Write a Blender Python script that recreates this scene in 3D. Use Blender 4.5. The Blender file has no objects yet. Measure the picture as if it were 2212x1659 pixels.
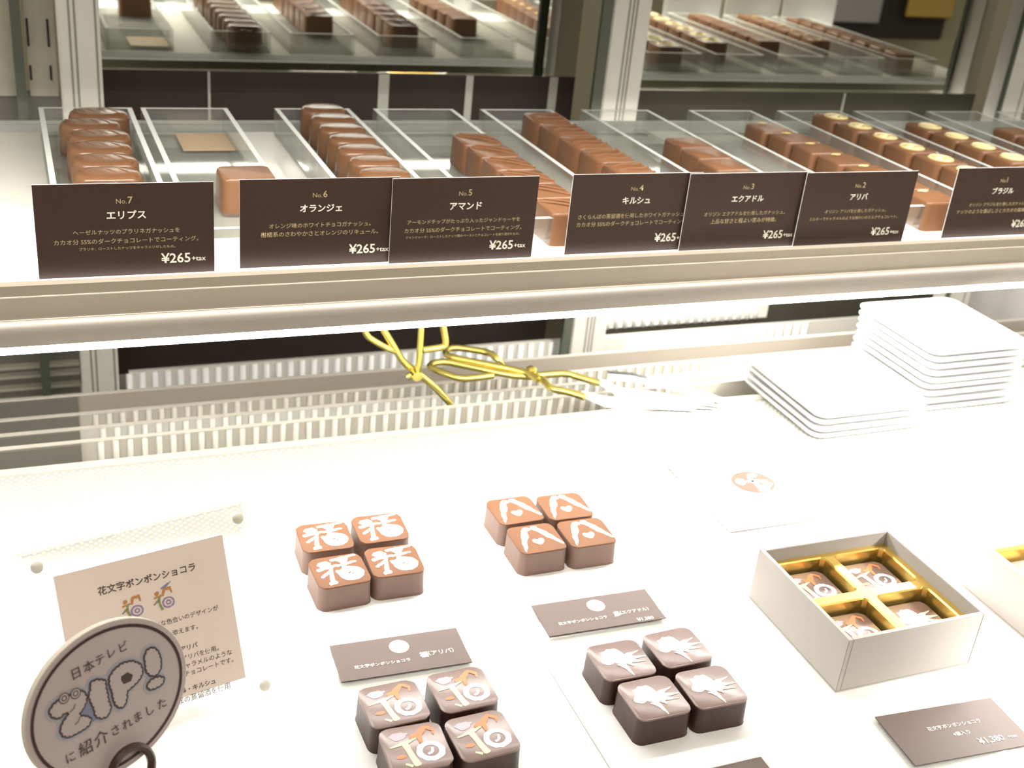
import bpy, bmesh, math, random
from mathutils import Vector, Matrix
random.seed(7)
SC = bpy.context.scene
C = SC.collection
# ---------------------------------------------------------------- camera
CZ = 1.25                       # height of the lens above the floor; the deck of the case is at 0.85 m
FPX, PITCH, YAW, ROLL = 2560.71, .450013, .423526, .105833
_f = Vector((math.sin(YAW)*math.cos(PITCH), math.cos(YAW)*math.cos(PITCH), -math.sin(PITCH)))
_r = Vector((math.cos(YAW), -math.sin(YAW), 0)); _u = _r.cross(_f)
_R = _r*math.cos(ROLL)+_u*math.sin(ROLL); _U = -_r*math.sin(ROLL)+_u*math.cos(ROLL)
cd = bpy.data.cameras.new('camera'); cam = bpy.data.objects.new('camera', cd); C.objects.link(cam)
cam.matrix_world = Matrix(((_R.x, _U.x, -_f.x, 0), (_R.y, _U.y, -_f.y, 0), (_R.z, _U.z, -_f.z, CZ), (0, 0, 0, 1)))
cd.sensor_width = 36; cd.lens = 36*FPX/2212; cd.clip_start = .01
cd.dof.use_dof = True; cd.dof.focus_distance = .60; cd.dof.aperture_fstop = 15
SC.camera = cam
# ---------------------------------------------------------------- world, lights, exposure
w = bpy.data.worlds.new('world'); SC.world = w; w.use_nodes = True
w.node_tree.nodes['Background'].inputs[0].default_value = (1, .93, .80, 1)
w.node_tree.nodes['Background'].inputs[1].default_value = .50
SC.cycles.caustics_reflective = False; SC.cycles.caustics_refractive = False
SC.view_settings.view_transform = 'Standard'; SC.view_settings.look = 'None'
SC.view_settings.gamma = 1; SC.view_settings.use_curve_mapping = False
SC.view_settings.exposure = 0.35
def area(name, loc, sx, sy, power, aim, col=(1, .97, .92), spread=math.pi):
    l = bpy.data.lights.new(name, 'AREA'); l.shape = 'RECTANGLE'; l.size = sx; l.size_y = sy
    l.energy = power; l.color = col; l.spread = spread
    o = bpy.data.objects.new(name, l); C.objects.link(o); o.location = loc
    o.rotation_euler = (Vector(aim)-Vector(loc)).to_track_quat('-Z', 'Y').to_euler(); return o
# light bar under the front edge of the glass shelf, lighting the deck
area('deck_light', (.58, .601, CZ-.2755), .98, .008, 4.6, (.62, .596, CZ-.40))
# light bar in the head of the case, lighting the shelf
area('shelf_light', (.40, .590, CZ-.030), 1.30, .02, 2.9, (.40, .640, CZ-.24), spread=math.radians(150))
# dim ceiling lamp of the shop behind the customer
area('ceiling_light', (.2, -.9, 2.9), 1.2, .6, 14, (.5, .6, 1.0), col=(1, .9, .74))

# ---------------------------------------------------------------- helpers
def ray(px, py): return _f*FPX+_R*(px-1106)-_U*(py-829.5)
def G(px, py, z):                # point of the horizontal plane z (relative to the lens)
    d = ray(px, py); p = d*(z/d.z); return Vector((p.x, p.y, p.z+CZ))
def V(px, py, y):
    d = ray(px, py); p = d*(y/d.y); return Vector((p.x, p.y, p.z+CZ))

def nodes(name):
    m = bpy.data.materials.new(name); m.use_nodes = True
    return m, m.node_tree.nodes, m.node_tree.links, m.node_tree.nodes['Principled BSDF']
def mat(name, col, rough=.5, metal=0, coat=0, noise=0, nscale=60, bump=0, bscale=200, spec=.5, trans=0, emit=0, coat_rough=.1):
    m, N, L, b = nodes(name)
    b.inputs['Base Color'].default_value = (*col, 1); b.inputs['Roughness'].default_value = rough
    b.inputs['Metallic'].default_value = metal; b.inputs['Coat Weight'].default_value = coat
    b.inputs['Coat Roughness'].default_value = coat_rough
    b.inputs['Specular IOR Level'].default_value = spec; b.inputs['Transmission Weight'].default_value = trans
    if emit:
        b.inputs['Emission Color'].default_value = (*col, 1); b.inputs['Emission Strength'].default_value = emit
    tc = N.new('ShaderNodeTexCoord')
    if noise:
        n = N.new('ShaderNodeTexNoise'); n.inputs['Scale'].default_value = nscale; n.inputs['Detail'].default_value = 4
        L.new(tc.outputs['Object'], n.inputs['Vector'])
        mx = N.new('ShaderNodeMix'); mx.data_type = 'RGBA'
        mx.inputs[6].default_value = (*[c*(1-noise) for c in col], 1)
        mx.inputs[7].default_value = (*[min(1, c*(1+noise)) for c in col], 1)
        L.new(n.outputs['Fac'], mx.inputs[0]); L.new(mx.outputs[2], b.inputs['Base Color'])
    if bump:
        n = N.new('ShaderNodeTexNoise'); n.inputs['Scale'].default_value = bscale
        L.new(tc.outputs['Object'], n.inputs['Vector'])
        bp = N.new('ShaderNodeBump'); bp.inputs['Strength'].default_value = bump; bp.inputs['Distance'].default_value = .001
        L.new(n.outputs['Fac'], bp.inputs['Height']); L.new(bp.outputs['Normal'], b.inputs['Normal'])
    return m
def clear(name, tint=(.97, .98, .96), refl=.10, rough=.03, edge=.35, milk=0.0):   # thin clear plastic or glass
    m, N, L, b = nodes(name); N.remove(b); out = N['Material Output']
    t = N.new('ShaderNodeBsdfTransparent'); t.inputs[0].default_value = (*tint, 1)
    g = N.new('ShaderNodeBsdfGlossy'); g.inputs['Roughness'].default_value = rough
    lw = N.new('ShaderNodeLayerWeight'); lw.inputs[0].default_value = .35
    mr = N.new('ShaderNodeMapRange'); mr.inputs[3].default_value = refl; mr.inputs[4].default_value = edge
    L.new(lw.outputs['Facing'], mr.inputs[0])
    mx = N.new('ShaderNodeMixShader'); L.new(mr.outputs[0], mx.inputs[0]); L.new(t.outputs[0], mx.inputs[1]); L.new(g.outputs[0], mx.inputs[2])
    last = mx
    if milk:
        d = N.new('ShaderNodeBsdfDiffuse'); d.inputs[0].default_value = (.95, .95, .93, 1)
        m2 = N.new('ShaderNodeMixShader'); m2.inputs[0].default_value = milk
        L.new(mx.outputs[0], m2.inputs[1]); L.new(d.outputs[0], m2.inputs[2]); last = m2
    L.new(last.outputs[0], out.inputs[0]); return m

M = {}
M['floor'] = mat('floor_tiles', (.10, .085, .06), .5, noise=.2, nscale=3)
M['wall'] = mat('wall_plaster', (.34, .31, .21), .8, noise=.1, nscale=2)
M['case'] = mat('case_white', (.72, .70, .66), .4)
M['deck'] = mat('deck_white', (.88, .88, .86), .45)
M['shelf'] = mat('shelf_frosted_glass', (.84, .82, .73), .22, spec=.5, coat=.15, coat_rough=.08)
M['edge_green'] = mat('glass_edge', (.36, .38, .28), .3)
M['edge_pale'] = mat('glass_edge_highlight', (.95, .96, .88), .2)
M['alu'] = mat('brushed_aluminium', (.36, .325, .285), .5, metal=.35, bump=.05)
M['alu_dark'] = mat('aluminium_olive', (.38, .33, .26), .5, metal=.2)
M['alu_mid'] = mat('aluminium_taupe', (.44, .385, .315), .5, metal=.2)
M['line'] = mat('polished_seam', (.66, .62, .54), .35)
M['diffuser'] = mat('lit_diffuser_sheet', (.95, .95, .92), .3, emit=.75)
M['clearglass'] = clear('clear_glass', tint=(.80, .84, .78), refl=.05, edge=.35, milk=.45)
M['milkside_haze'] = mat('milk_chocolate_side_haze', (.215, .130, .100), .5, noise=.06, nscale=90)  # side greyed: the veil of haze is put into its colour
M['shade_roof'] = mat('shade_canopy_grey', (.25, .24, .20), .6)
M['cloth'] = mat('dark_cloth', (.03, .022, .02), .8)
M['olive'] = mat('olive_counter', (.42, .40, .27), .6, noise=.1, nscale=4)
M['grey'] = mat('grey_sheet', (.40, .39, .40), .5)
M['mustard'] = mat('mustard_board', (.55, .36, .08), .5)
M['frame'] = mat('door_frame_aluminium', (.74, .71, .63), .4, metal=.1)
M['groove'] = mat('frame_groove', (.28, .27, .22), .5)
M['gasket'] = mat('frame_gasket', (.09, .10, .07), .5)
M['darkpanel'] = mat('dark_brown_panel', (.030, .022, .018), .6, noise=.3, nscale=8, spec=.1)
M['olivepanel'] = mat('dark_olive_panel', (.050, .047, .033), .6, noise=.3, nscale=6, spec=.1)
M['seam'] = mat('panel_seam', (.30, .30, .25), .4)
M['standard'] = mat('upright_cream', (.52, .49, .38), .5, noise=.06, nscale=12)
M['slot'] = mat('slot_dark', (.02, .015, .02), .6)
M['lowpanel'] = mat('lower_panel_taupe', (.16, .15, .12), .5)
M['rail'] = mat('divider_rail', (.50, .46, .385), .35, noise=.08, nscale=5)
M['railpale'] = mat('divider_rail_pale', (.58, .56, .49), .35)
M['reflection_rib'] = mat('divider_reflection_rib', (.56, .525, .45), .4)
M['finback'] = mat('reflection_backing', (.66, .63, .56), .5)
M['fin'] = mat('reflection_fin', (.90, .90, .88), .35)
M['reflection_rib2'] = mat('divider_reflection_rib_pale', (.62, .59, .52), .4)
M['tray'] = clear('clear_acrylic', refl=.06, edge=.40, milk=.07)
M['trayrim'] = mat('polished_acrylic_rim', (.82, .84, .78), .25, spec=.7)
M['clearblock'] = clear('clear_acrylic_front', tint=(.99, .98, .98), refl=.02, edge=.25, milk=.03)
M['acryl'] = clear('acrylic_block', refl=.04, edge=.3, milk=.12)
M['card'] = mat('card_brown', (.040, .019, .013), .42, noise=.12, nscale=400)
M['cardflat'] = mat('card_brown_glossy', (.12, .078, .064), .5, coat=.22, coat_rough=.36, spec=.3)
M['cardback'] = mat('card_white_back', (.8, .79, .76), .6)
M['ink'] = mat('card_print_khaki', (.48, .38, .20), .6)
M['inkw'] = mat('card_print_white', (.86, .82, .70), .6)
M['milk'] = mat('milk_chocolate', (.235, .110, .052), .34, noise=.08, nscale=90, bump=.12, bscale=260, coat=.15, coat_rough=.25)
M['milkdeck'] = mat('milk_chocolate_pale', (.20, .098, .055), .55, spec=.15, noise=.06, nscale=90, bump=.08, bscale=200)
M['dark'] = mat('dark_chocolate_sheen', (.25, .165, .145), .35, noise=.08, nscale=90, bump=.08, bscale=200, coat=.8, coat_rough=.32)  # top colour raised: the gloss sheen is put into the base
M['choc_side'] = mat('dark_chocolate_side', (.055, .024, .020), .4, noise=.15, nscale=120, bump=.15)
M['ellipse'] = mat('milk_chocolate_glossy', (.205, .095, .044), .25, noise=.1, nscale=90, bump=.1, bscale=160, coat=.3, coat_rough=.2)
M['gold'] = mat('gold_leaf', (1.0, .82, .34), .3, metal=.35, bump=.6, bscale=900)
M['goldrelief'] = mat('gold_seal_relief', (1.0, .93, .62), .35, metal=.2)
M['goldfoil'] = mat('gold_foil_tray', (.86, .60, .16), .27, metal=.85, bump=.1, bscale=60)
M['goldwire'] = mat('gold_metal', (.96, .80, .22), .24, metal=.9)
M['steel'] = mat('white_silicone_tip', (.86, .86, .85), .3)
M['steelgrey'] = mat('stainless_steel', (.55, .56, .55), .2, metal=.8)
M['white'] = mat('white_porcelain', (.90, .90, .89), .25, coat=.3)
M['boxwhite'] = mat('white_board', (.47, .435, .40), .6)
M['icing'] = mat('white_icing_print', (.95, .93, .90), .5)
M['heart'] = mat('pale_pink_print', (.86, .72, .68), .5)
M['lilac'] = mat('lilac_print', (.62, .46, .52), .4)
M['blueprint'] = mat('pale_blue_print', (.74, .76, .86), .4)
M['orangep'] = mat('orange_print', (.80, .25, .10), .4)
M['redp'] = mat('red_print', (.70, .14, .08), .4)
M['yellowp'] = mat('pale_yellow_print', (.90, .82, .50), .4)
M['cream'] = mat('cream_print', (.90, .78, .62), .4)
M['paper'] = mat('cream_paper', (1.0, .88, .79), .7)
M['inkp'] = mat('dark_brown_ink', (.07, .045, .035), .7)
M['purple'] = mat('purple_print', (.36, .26, .46), .6)
M['greenp'] = mat('green_print', (.30, .33, .12), .6)
M['orangeq'] = mat('orange_ink', (.62, .26, .06), .6)
M['sign'] = mat('sign_board', (.50, .415, .415), .6)
M['signedge'] = mat('sign_board_edge', (.62, .56, .47), .6)
M['ring'] = mat('dark_brown_ring', (.045, .018, .020), .5)
M['blueink'] = mat('blue_print', (.22, .24, .36), .7)
M['blueink_soft'] = mat('soft_blue_print', (.40, .40, .45), .7)
M['wire'] = mat('brown_wire', (.05, .022, .018), .35)
M['tan'] = mat('tan_paper', (.72, .53, .34), .7)
M['led'] = mat('led_diffuser', (1, .98, .94), .5, emit=42)
M['mat'] = None
def mesh_mat_dots():
    m, N, L, b = nodes('embossed_mat'); b.inputs['Roughness'].default_value = .5
    tc = N.new('ShaderNodeTexCoord'); mp = N.new('ShaderNodeMapping')
    mp.inputs['Rotation'].default_value = (0, 0, math.radians(45)); L.new(tc.outputs['Object'], mp.inputs[0])
    sx = N.new('ShaderNodeSeparateXYZ'); L.new(mp.outputs[0], sx.inputs[0])
    def sn(o):
        a = N.new('ShaderNodeMath'); a.operation = 'MULTIPLY'; a.inputs[1].default_value = 2*math.pi/.0036; L.new(o, a.inputs[0])
        s = N.new('ShaderNodeMath'); s.operation = 'COSINE'; L.new(a.outputs[0], s.inputs[0]); return s.outputs[0]
    a = N.new('ShaderNodeMath'); a.operation = 'ADD'; L.new(sn(sx.outputs[0]), a.inputs[0]); L.new(sn(sx.outputs[1]), a.inputs[1])
    r = N.new('ShaderNodeMapRange'); r.inputs[1].default_value = .2; r.inputs[2].default_value = 1.2; L.new(a.outputs[0], r.inputs[0])
    mx = N.new('ShaderNodeMix'); mx.data_type = 'RGBA'; mx.inputs[6].default_value = (.40, .40, .37, 1); mx.inputs[7].default_value = (.64, .64, .61, 1)
    L.new(r.outputs[0], mx.inputs[0]); L.new(mx.outputs[2], b.inputs['Base Color'])
    bp = N.new('ShaderNodeBump'); bp.inputs['Strength'].default_value = .5; bp.inputs['Distance'].default_value = .0006
    L.new(r.outputs[0], bp.inputs['Height']); L.new(bp.outputs['Normal'], b.inputs['Normal']); return m
M['mat'] = mesh_mat_dots()
def mirror_mat():
    m, N, L, b = nodes('mirror_glass'); b.inputs['Metallic'].default_value = 1; b.inputs['Roughness'].default_value = .02
    b.inputs['Base Color'].default_value = (.88, .89, .82, 1); return m
M['mirror'] = mirror_mat()

def bx(bm, x0, x1, y0, y1, z0, z1, mi=0, bev=0):
    vs = [bm.verts.new(p) for p in ((x0, y0, z0), (x1, y0, z0), (x1, y1, z0), (x0, y1, z0), (x0, y0, z1), (x1, y0, z1), (x1, y1, z1), (x0, y1, z1))]
    fs = [bm.faces.new([vs[i] for i in q]) for q in ((3, 2, 1, 0), (4, 5, 6, 7), (0, 1, 5, 4), (1, 2, 6, 5), (2, 3, 7, 6), (3, 0, 4, 7))]
    for f in fs: f.material_index = mi
    if bev:
        es = list({e for f in fs for e in f.edges})
        bmesh.ops.bevel(bm, geom=es, offset=bev, segments=2, affect='EDGES', clamp_overlap=True)
    return fs
def fin(name, bm, mats, parent=None, loc=(0, 0, 0), smooth=False, rz=0):
    bmesh.ops.recalc_face_normals(bm, faces=bm.faces)
    me = bpy.data.meshes.new(name); bm.to_mesh(me); bm.free()
    return link(name, me, mats, parent, loc, smooth, rz)
def link(name, me, mats, parent=None, loc=(0, 0, 0), smooth=False, rz=0):
    for m in (mats if isinstance(mats, (list, tuple)) else [mats]): me.materials.append(M[m])
    if smooth:
        for p in me.polygons: p.use_smooth = True
        try: me.set_sharp_from_angle(angle=math.radians(40))
        except Exception: pass
    o = bpy.data.objects.new(name, me); C.objects.link(o); o.location = loc; o.rotation_euler.z = rz
    if parent: o.parent = parent
    return o
def box(name, x0, x1, y0, y1, z0, z1, m, parent=None, bev=0, label=None):
    cx, cy, cz = (x0+x1)/2, (y0+y1)/2, z0
    bm = bmesh.new(); bx(bm, x0-cx, x1-cx, y0-cy, y1-cy, 0, z1-z0, 0, bev)
    o = fin(name, bm, m, parent, (cx, cy, cz))
    if label: o['label'] = label
    return o
def tag(o, label, cat, group=None, kind=None):
    if label: o['label'] = label
    if cat: o['category'] = cat
    if group: o['group'] = group
    if kind: o['kind'] = kind
    return o
def empty(name, loc, rz=0, label=None, cat=None, group=None):
    o = bpy.data.objects.new(name, None); C.objects.link(o); o.location = loc; o.rotation_euler.z = rz; o.empty_display_size = .02
    return tag(o, label, cat, group)
def copy_tree(root, loc, label, rz=None, group=None):
    r = root.copy(); C.objects.link(r); r.location = loc; r['label'] = label
    if rz is not None: r.rotation_euler.z = rz
    if group: r['group'] = group
    for ch in root.children:
        c = ch.copy(); C.objects.link(c); c.parent = r
        for g in ch.children:
            d = g.copy(); C.objects.link(d); d.parent = c
    return r
def rrect(hx, hy, r, n=5, jit=0):
    P = []
    for cx, cy, a0 in ((hx-r, hy-r, 0), (-hx+r, hy-r, 90), (-hx+r, -hy+r, 180), (hx-r, -hy+r, 270)):
        for i in range(n+1):
            a = math.radians(a0+90*i/n); P.append((cx+r*math.cos(a)+random.uniform(-jit, jit), cy+r*math.sin(a)+random.uniform(-jit, jit)))
    return P
def oval(a, b, n=28, p=2.0):
    P = []
    for i in range(n):
        t = 2*math.pi*i/n; c, s = math.cos(t), math.sin(t)
        P.append((a*math.copysign(abs(c)**(2/p), c), b*math.copysign(abs(s)**(2/p), s)))
    return P
def loft(bm, rings, cap0=True, cap1=True, mi=0, mis=None):
    """rings: list of (points2d, z, scale)"""
    R = []
    for P, z, s in rings: R.append([bm.verts.new((x*s, y*s, z)) for x, y in P])
    n = len(R[0])
    for k in range(len(R)-1):
        for i in range(n):
            f = bm.faces.new((R[k][i], R[k][(i+1) % n], R[k+1][(i+1) % n], R[k+1][i])); f.material_index = mis[k] if mis else mi
    if cap0: bm.faces.new(R[0][::-1]).material_index = mi
    if cap1: bm.faces.new(R[-1]).material_index = mis[-1] if mis else mi
    return R
def tube(bm, pts, r, seg=8, closed=False):
    pts = [Vector(p) for p in pts]; n = len(pts); rings = []; prev = None
    for i, p in enumerate(pts):
        a = pts[(i-1) % n] if (closed or i) else p; b = pts[(i+1) % n] if (closed or i < n-1) else p
        t = (b-a).normalized()
        ref = prev if prev else (Vector((0, 0, 1)) if abs(t.z) < .9 else Vector((1, 0, 0)))
        nx = (ref-t*ref.dot(t)).normalized(); prev = nx; ny = t.cross(nx)
        rr = r[i] if isinstance(r, (list, tuple)) else r
        rings.append([bm.verts.new(p+nx*rr*math.cos(2*math.pi*k/seg)+ny*rr*math.sin(2*math.pi*k/seg)) for k in range(seg)])
    for i in range(n if closed else n-1):
        A, B = rings[i], rings[(i+1) % n]
        for k in range(seg): bm.faces.new((A[k], A[(k+1) % seg], B[(k+1) % seg], B[k]))
    if not closed: bm.faces.new(rings[0][::-1]); bm.faces.new(rings[-1])
def smoothpath(pts, it=2):
    pts = [Vector(p) for p in pts]
    for _ in range(it):
        q = [pts[0]]
        for a, b in zip(pts, pts[1:]): q += [a*.78+b*.22, a*.22+b*.78]
        q.append(pts[-1]); pts = q
    return pts
def frame(o, u, v):              # matrix whose local xy plane is spanned by u, v
    u = Vector(u).normalized(); v = Vector(v).normalized(); n = u.cross(v)
    return Matrix(((u.x, v.x, n.x, o[0]), (u.y, v.y, n.y, o[1]), (u.z, v.z, n.z, o[2]), (0, 0, 0, 1)))
def curve_mesh(cu, mtx):
    o = bpy.data.objects.new('tmp', cu); C.objects.link(o)
    dg = bpy.context.evaluated_depsgraph_get(); dg.update()
    me = bpy.data.meshes.new_from_object(o.evaluated_get(dg)); bpy.data.objects.remove(o)
    me.materials.clear(); return me
def text_mesh(s, width=None, size=None, align='CENTER', bold=0, mtx=None, x=0, y=0, z=0, rot=0, ext=0):
    cu = bpy.data.curves.new('lettering', 'FONT'); cu.body = s; cu.size = 1; cu.resolution_u = 2; cu.offset = bold
    cu.align_x = 'LEFT'
    me = curve_mesh(cu, None)
    xs = [v.co.x for v in me.vertices]; ys = [v.co.y for v in me.vertices]
    x0, x1 = min(xs), max(xs); ym = .36
    k = width/(x1-x0) if width else size
    ax = {'CENTER': (x0+x1)/2, 'LEFT': x0, 'RIGHT': x1}[align]
    T = Matrix.Translation((x, y, z)) @ Matrix.Rotation(rot, 4, 'Z') @ Matrix.Diagonal((k, k, 1, 1)) @ Matrix.Translation((-ax, -ym, 0))
    me.transform(mtx @ T if mtx else T); return me
def poly_mesh(polys, offset=0, z=0, mtx=None, smooth=0):
    cu = bpy.data.curves.new('shape', 'CURVE'); cu.dimensions = '2D'; cu.fill_mode = 'FRONT'; cu.offset = offset; cu.resolution_u = 2
    for P in polys:
        for _ in range(smooth):
            q = []
            for i in range(len(P)):
                a, b = P[i], P[(i+1) % len(P)]
                q += [(a[0]*.75+b[0]*.25, a[1]*.75+b[1]*.25), (a[0]*.25+b[0]*.75, a[1]*.25+b[1]*.75)]
            P = q
        s = cu.splines.new('POLY'); s.points.add(len(P)-1)
        for i, (x, y) in enumerate(P): s.points[i].co = (x, y, 0, 1)
        s.use_cyclic_u = True
    me = curve_mesh(cu, None); me.transform(Matrix.Translation((0, 0, z)))
    if mtx: me.transform(mtx)
    return me
def stroke(pts, wd, jit=0, n=3):
    """a thick brush stroke polygon through pts with widths wd"""
    pts = [Vector((*p, 0)) for p in pts]; W = list(wd) if isinstance(wd, (list, tuple)) else [wd]*len(pts)
    P, Wd = [], []
    for i in range(len(pts)-1):
        for k in range(n): t = k/n; P.append(pts[i].lerp(pts[i+1], t)); Wd.append(W[i]*(1-t)+W[i+1]*t)
    P.append(pts[-1]); Wd.append(W[-1]); L, Rr = [], []
    for i, p in enumerate(P):
        d = (P[min(i+1, len(P)-1)]-P[max(i-1, 0)]).normalized(); nn = Vector((-d.y, d.x, 0))
        a = p+nn*(Wd[i]/2+random.uniform(-jit, jit)); b = p-nn*(Wd[i]/2+random.uniform(-jit, jit)); L.append((a.x, a.y)); Rr.append((b.x, b.y))
    return L+Rr[::-1]
def blob(cx, cy, rx, ry, jit=.12, n=14):
    return [(cx+rx*(1+random.uniform(-jit, jit))*math.cos(2*math.pi*i/n), cy+ry*(1+random.uniform(-jit, jit))*math.sin(2*math.pi*i/n)) for i in range(n)]
def join_meshes(meshes, name):
    bm = bmesh.new()
    for m in meshes: bm.from_mesh(m)
    me = bpy.data.meshes.new(name); bm.to_mesh(me); bm.free()
    return me
Z = lambda r: CZ+r

# ---------------------------------------------------------------- setting
tag(box('floor', -3.5, 4.5, -2.2, 3.2, -.05, 0, 'floor'), None, None, kind='structure')
tag(box('wall_back', -3.5, 4.5, 3.2, 3.3, 0, 3.0, 'wall'), None, None, kind='structure')
tag(box('wall_front', -3.5, 4.5, -2.3, -2.2, 0, 3.0, 'wall'), None, None, kind='structure')

# ---------------------------------------------------------------- the case
def wpos(o): return Vector(o.location)+(wpos(o.parent) if o.parent else Vector())
case = empty('display_case', (.5, .65, 0), 0, 'long white chocolate display case with aluminium door frames along its back', 'display case')
def cbox(name, x0, x1, y0, y1, z0, z1, m, parent=case, bev=0, label=None):
    o = box(name, x0, x1, y0, y1, z0, z1, m, None, bev, label)
    if parent:
        o.parent = parent; o.location = o.location-wpos(parent)
    return o
X0, X1 = -.30, 1.085
cbox('base_cabinet', X0, X1, .30, 1.10, 0, Z(-.60), 'case')
cbox('well_floor', X0, X1, .69, 1.05, Z(-.60), Z(-.56), 'darkpanel')
cbox('front_panel', X0, X1, .268, .290, Z(-.60), Z(-.40), 'case')
cbox('deck', X0, X1, .290, .692, Z(-.425), Z(-.4015), 'deck', bev=.001)
cbox('deck_lip', X0, X1, .692, .699, Z(-.425), Z(-.3985), 'railpale', bev=.001)
cbox('end_panel', X0-.02, X0, .268, 1.10, 0, Z(-.4015), 'case')
cbox('end_panel', X1, X1+.02, .268, 1.10, 0, Z(-.4015), 'case')
cn = empty('shade_canopy', (.39, .82, Z(.22)), 0, 'added grey canopy above the shelf, unseen, blocking ambient light from above', 'canopy')  # unseen, added to keep ambient light off the backs of the chocolates
cbox('shade_roof', X0, X1, .575, 1.10, Z(.2205), Z(.24), 'shade_roof', cn)
cbox('head_rail', X0, X1, .575, .605, Z(-.026), Z(.2203), 'shade_roof', cn)
cbox('rear_sill', X0, X1, 1.002, 1.075, Z(-.60), Z(-.53), 'railpale')
# divider rails behind the deck: (y, z of the top, left end of the reflected stripes, material)
reflection_rib_me = None
def reflection_rib(w_, h, y, zt, x, m, parent):  # half-round bars standing in for bright reflected stripes
    global reflection_rib_me
    key = (round(w_, 4), round(h, 4), m)
    if key not in reflection_rib.cache:
        bm = bmesh.new(); n = 5
        P = [(-w_/2, 0)]+[(w_/2*math.cos(math.pi-math.pi*i/n), -w_*.45*math.sin(math.pi*i/n)) for i in range(1, n)]+[(w_/2, 0)]
        loft(bm, [(P, 0, 1), (P, h, 1)])
        bmesh.ops.recalc_face_normals(bm, faces=bm.faces); me = bpy.data.meshes.new('reflection_rib'); bm.to_mesh(me); bm.free(); me.materials.append(M[m]); reflection_rib.cache[key] = me
        for p in me.polygons: p.use_smooth = True
    o = bpy.data.objects.new('reflection_rib', reflection_rib.cache[key]); C.objects.link(o); o.parent = parent
    o.location = Vector((x, y, zt-h))-wpos(parent)
    return o
reflection_rib.cache = {}
for (y, zt, zb, m, x0, x1, dark_to, rm) in (
        (.735, -.4045, -.45, 'rail', .034, .47, .022, 'reflection_rib'),
        (.775, -.4160, -.46, 'railpale', .036, .50, .022, 'reflection_rib2'),
        (.820, -.4280, -.47, 'rail', .032, .60, .022, 'reflection_rib'),
        (.870, -.4375, -.48, 'alu_mid', 0, 0, .022, None)):
    root = cbox('divider_rail', X0, X1, y, y+.003, Z(zb), Z(zt)-.0006, m, case)
    root['label'] = {.735: 'translucent divider rail directly behind the white deck, its reflected stripes built as ribs', .775: 'pale divider rail with reflected stripes built as ribs', .82: 'taupe divider rail with reflected stripes built as ribs', .87: 'smooth grey divider rail with bright top edge'}[y]
    cbox('top_edge', X0, X1, y-.0003, y+.0033, Z(zt)-.0008, Z(zt), 'line', root, label='top edge coloured paler for the light from above')  # light from above is put into the paler edge colour
    cbox('end_cover', X0, dark_to*y/.7, y-.0022, y, Z(zb), Z(zt)-.0012, 'lowpanel', root, label='dark olive end piece')
    if rm:
        x = x0*y/.7
        while x < x1: reflection_rib(.0045, .040, y, Z(zt)-.0010, x, rm, root); x += .0094
gr = cbox('door_reflection', .075, 1.0, .985, .989, Z(-.53), Z(-.4765), 'finback', case)  # stripes reflected at the door foot, modelled as pale fins
gr['label'] = 'bright reflected stripes built as fins at the foot of the sliding doors'
x = .075
while x < .80:
    if not .525 < x < .56: reflection_rib(.0060, .050, .985, Z(-.4780), x, 'fin', gr)
    x += .0110
# ---------------------------------------------------------------- sliding doors, posts
def post(name, x0, x1, y0, y1, z0, z1, grooves, label, gasket=None):
    r = empty('door_post', ((x0+x1)/2, (y0+y1)/2, z0), 0, label, 'post', 'aluminium posts of the rear doors')
    cbox('profile', x0, x1, y0, y1, z0, z1, 'frame', r, bev=.001)
    for g in grooves: cbox('groove', g, g+.0016, y0-.0005, y0+.001, z0, z1, 'groove', r)
    if gasket: cbox('gasket', gasket[0], gasket[1], y0-.003, y0+.002, z0, z1, 'gasket', r)
    return r
post('p', .0355, .0665, .985, 1.00, Z(-.53), Z(.22), (.0435, .0475, .0625), 'left aluminium door post behind the striped oval chocolates')
post('p', .500, .5375, .975, 1.00, Z(-.53), Z(.22), (.5145, .5185, .5220), 'middle aluminium door post with fine grooves', (.4880, .4975))
post('p', .974, 1.006, .975, 1.00, Z(-.53), Z(.22), (.9960,), 'right aluminium door post at the end of the case', (.9700, .9725))
def door(x0, x1, y, zsplit, label, lm, seams):
    r = empty('sliding_door', ((x0+x1)/2, y, Z(-.53)), 0, label, 'door')
    cbox('mirror_pane', x0, x1, y, y+.005, Z(zsplit), Z(.22), 'mirror', r, label='mirror glass upper pane')
    cbox('dark_image_panel', x0, x1, y-.001, y+.006, Z(-.506), Z(zsplit), lm, r, label='dark panel standing in for the image in the lower glass')  # opaque dark sheet in place of the dark image in the glass
    cbox('bottom_rail', x0, x1, y-.003, y+.006, Z(-.53), Z(-.506), 'railpale', r)
    for s, wd in seams: cbox('seam', s-wd/2, s+wd/2, y-.0022, y, Z(-.40), Z(zsplit), 'seam', r)
    return r
door(.067, .502, 1.043, -.2258, 'left sliding rear door, mirror above, dark image in the lower glass built as a brown panel', 'darkpanel',
     ((.1565, .0022), (.3115, .010), (.394, .007), (.4795, .0085)))
dr = door(.538, .974, 1.017, -.2318, 'right sliding rear door, mirror above, dark image in the lower glass built as an olive panel', 'olivepanel', ((.80, .002),))
fs = cbox('reflection_strip', .553, .757, 1.0130, 1.0158, Z(-.4810), Z(-.4580), 'finback', dr); x = .558  # second band of reflected stripes, modelled as fins
while x < .752: reflection_rib(.0055, .0225, 1.0130, Z(-.4582), x, 'fin', fs); x += .0108
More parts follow.
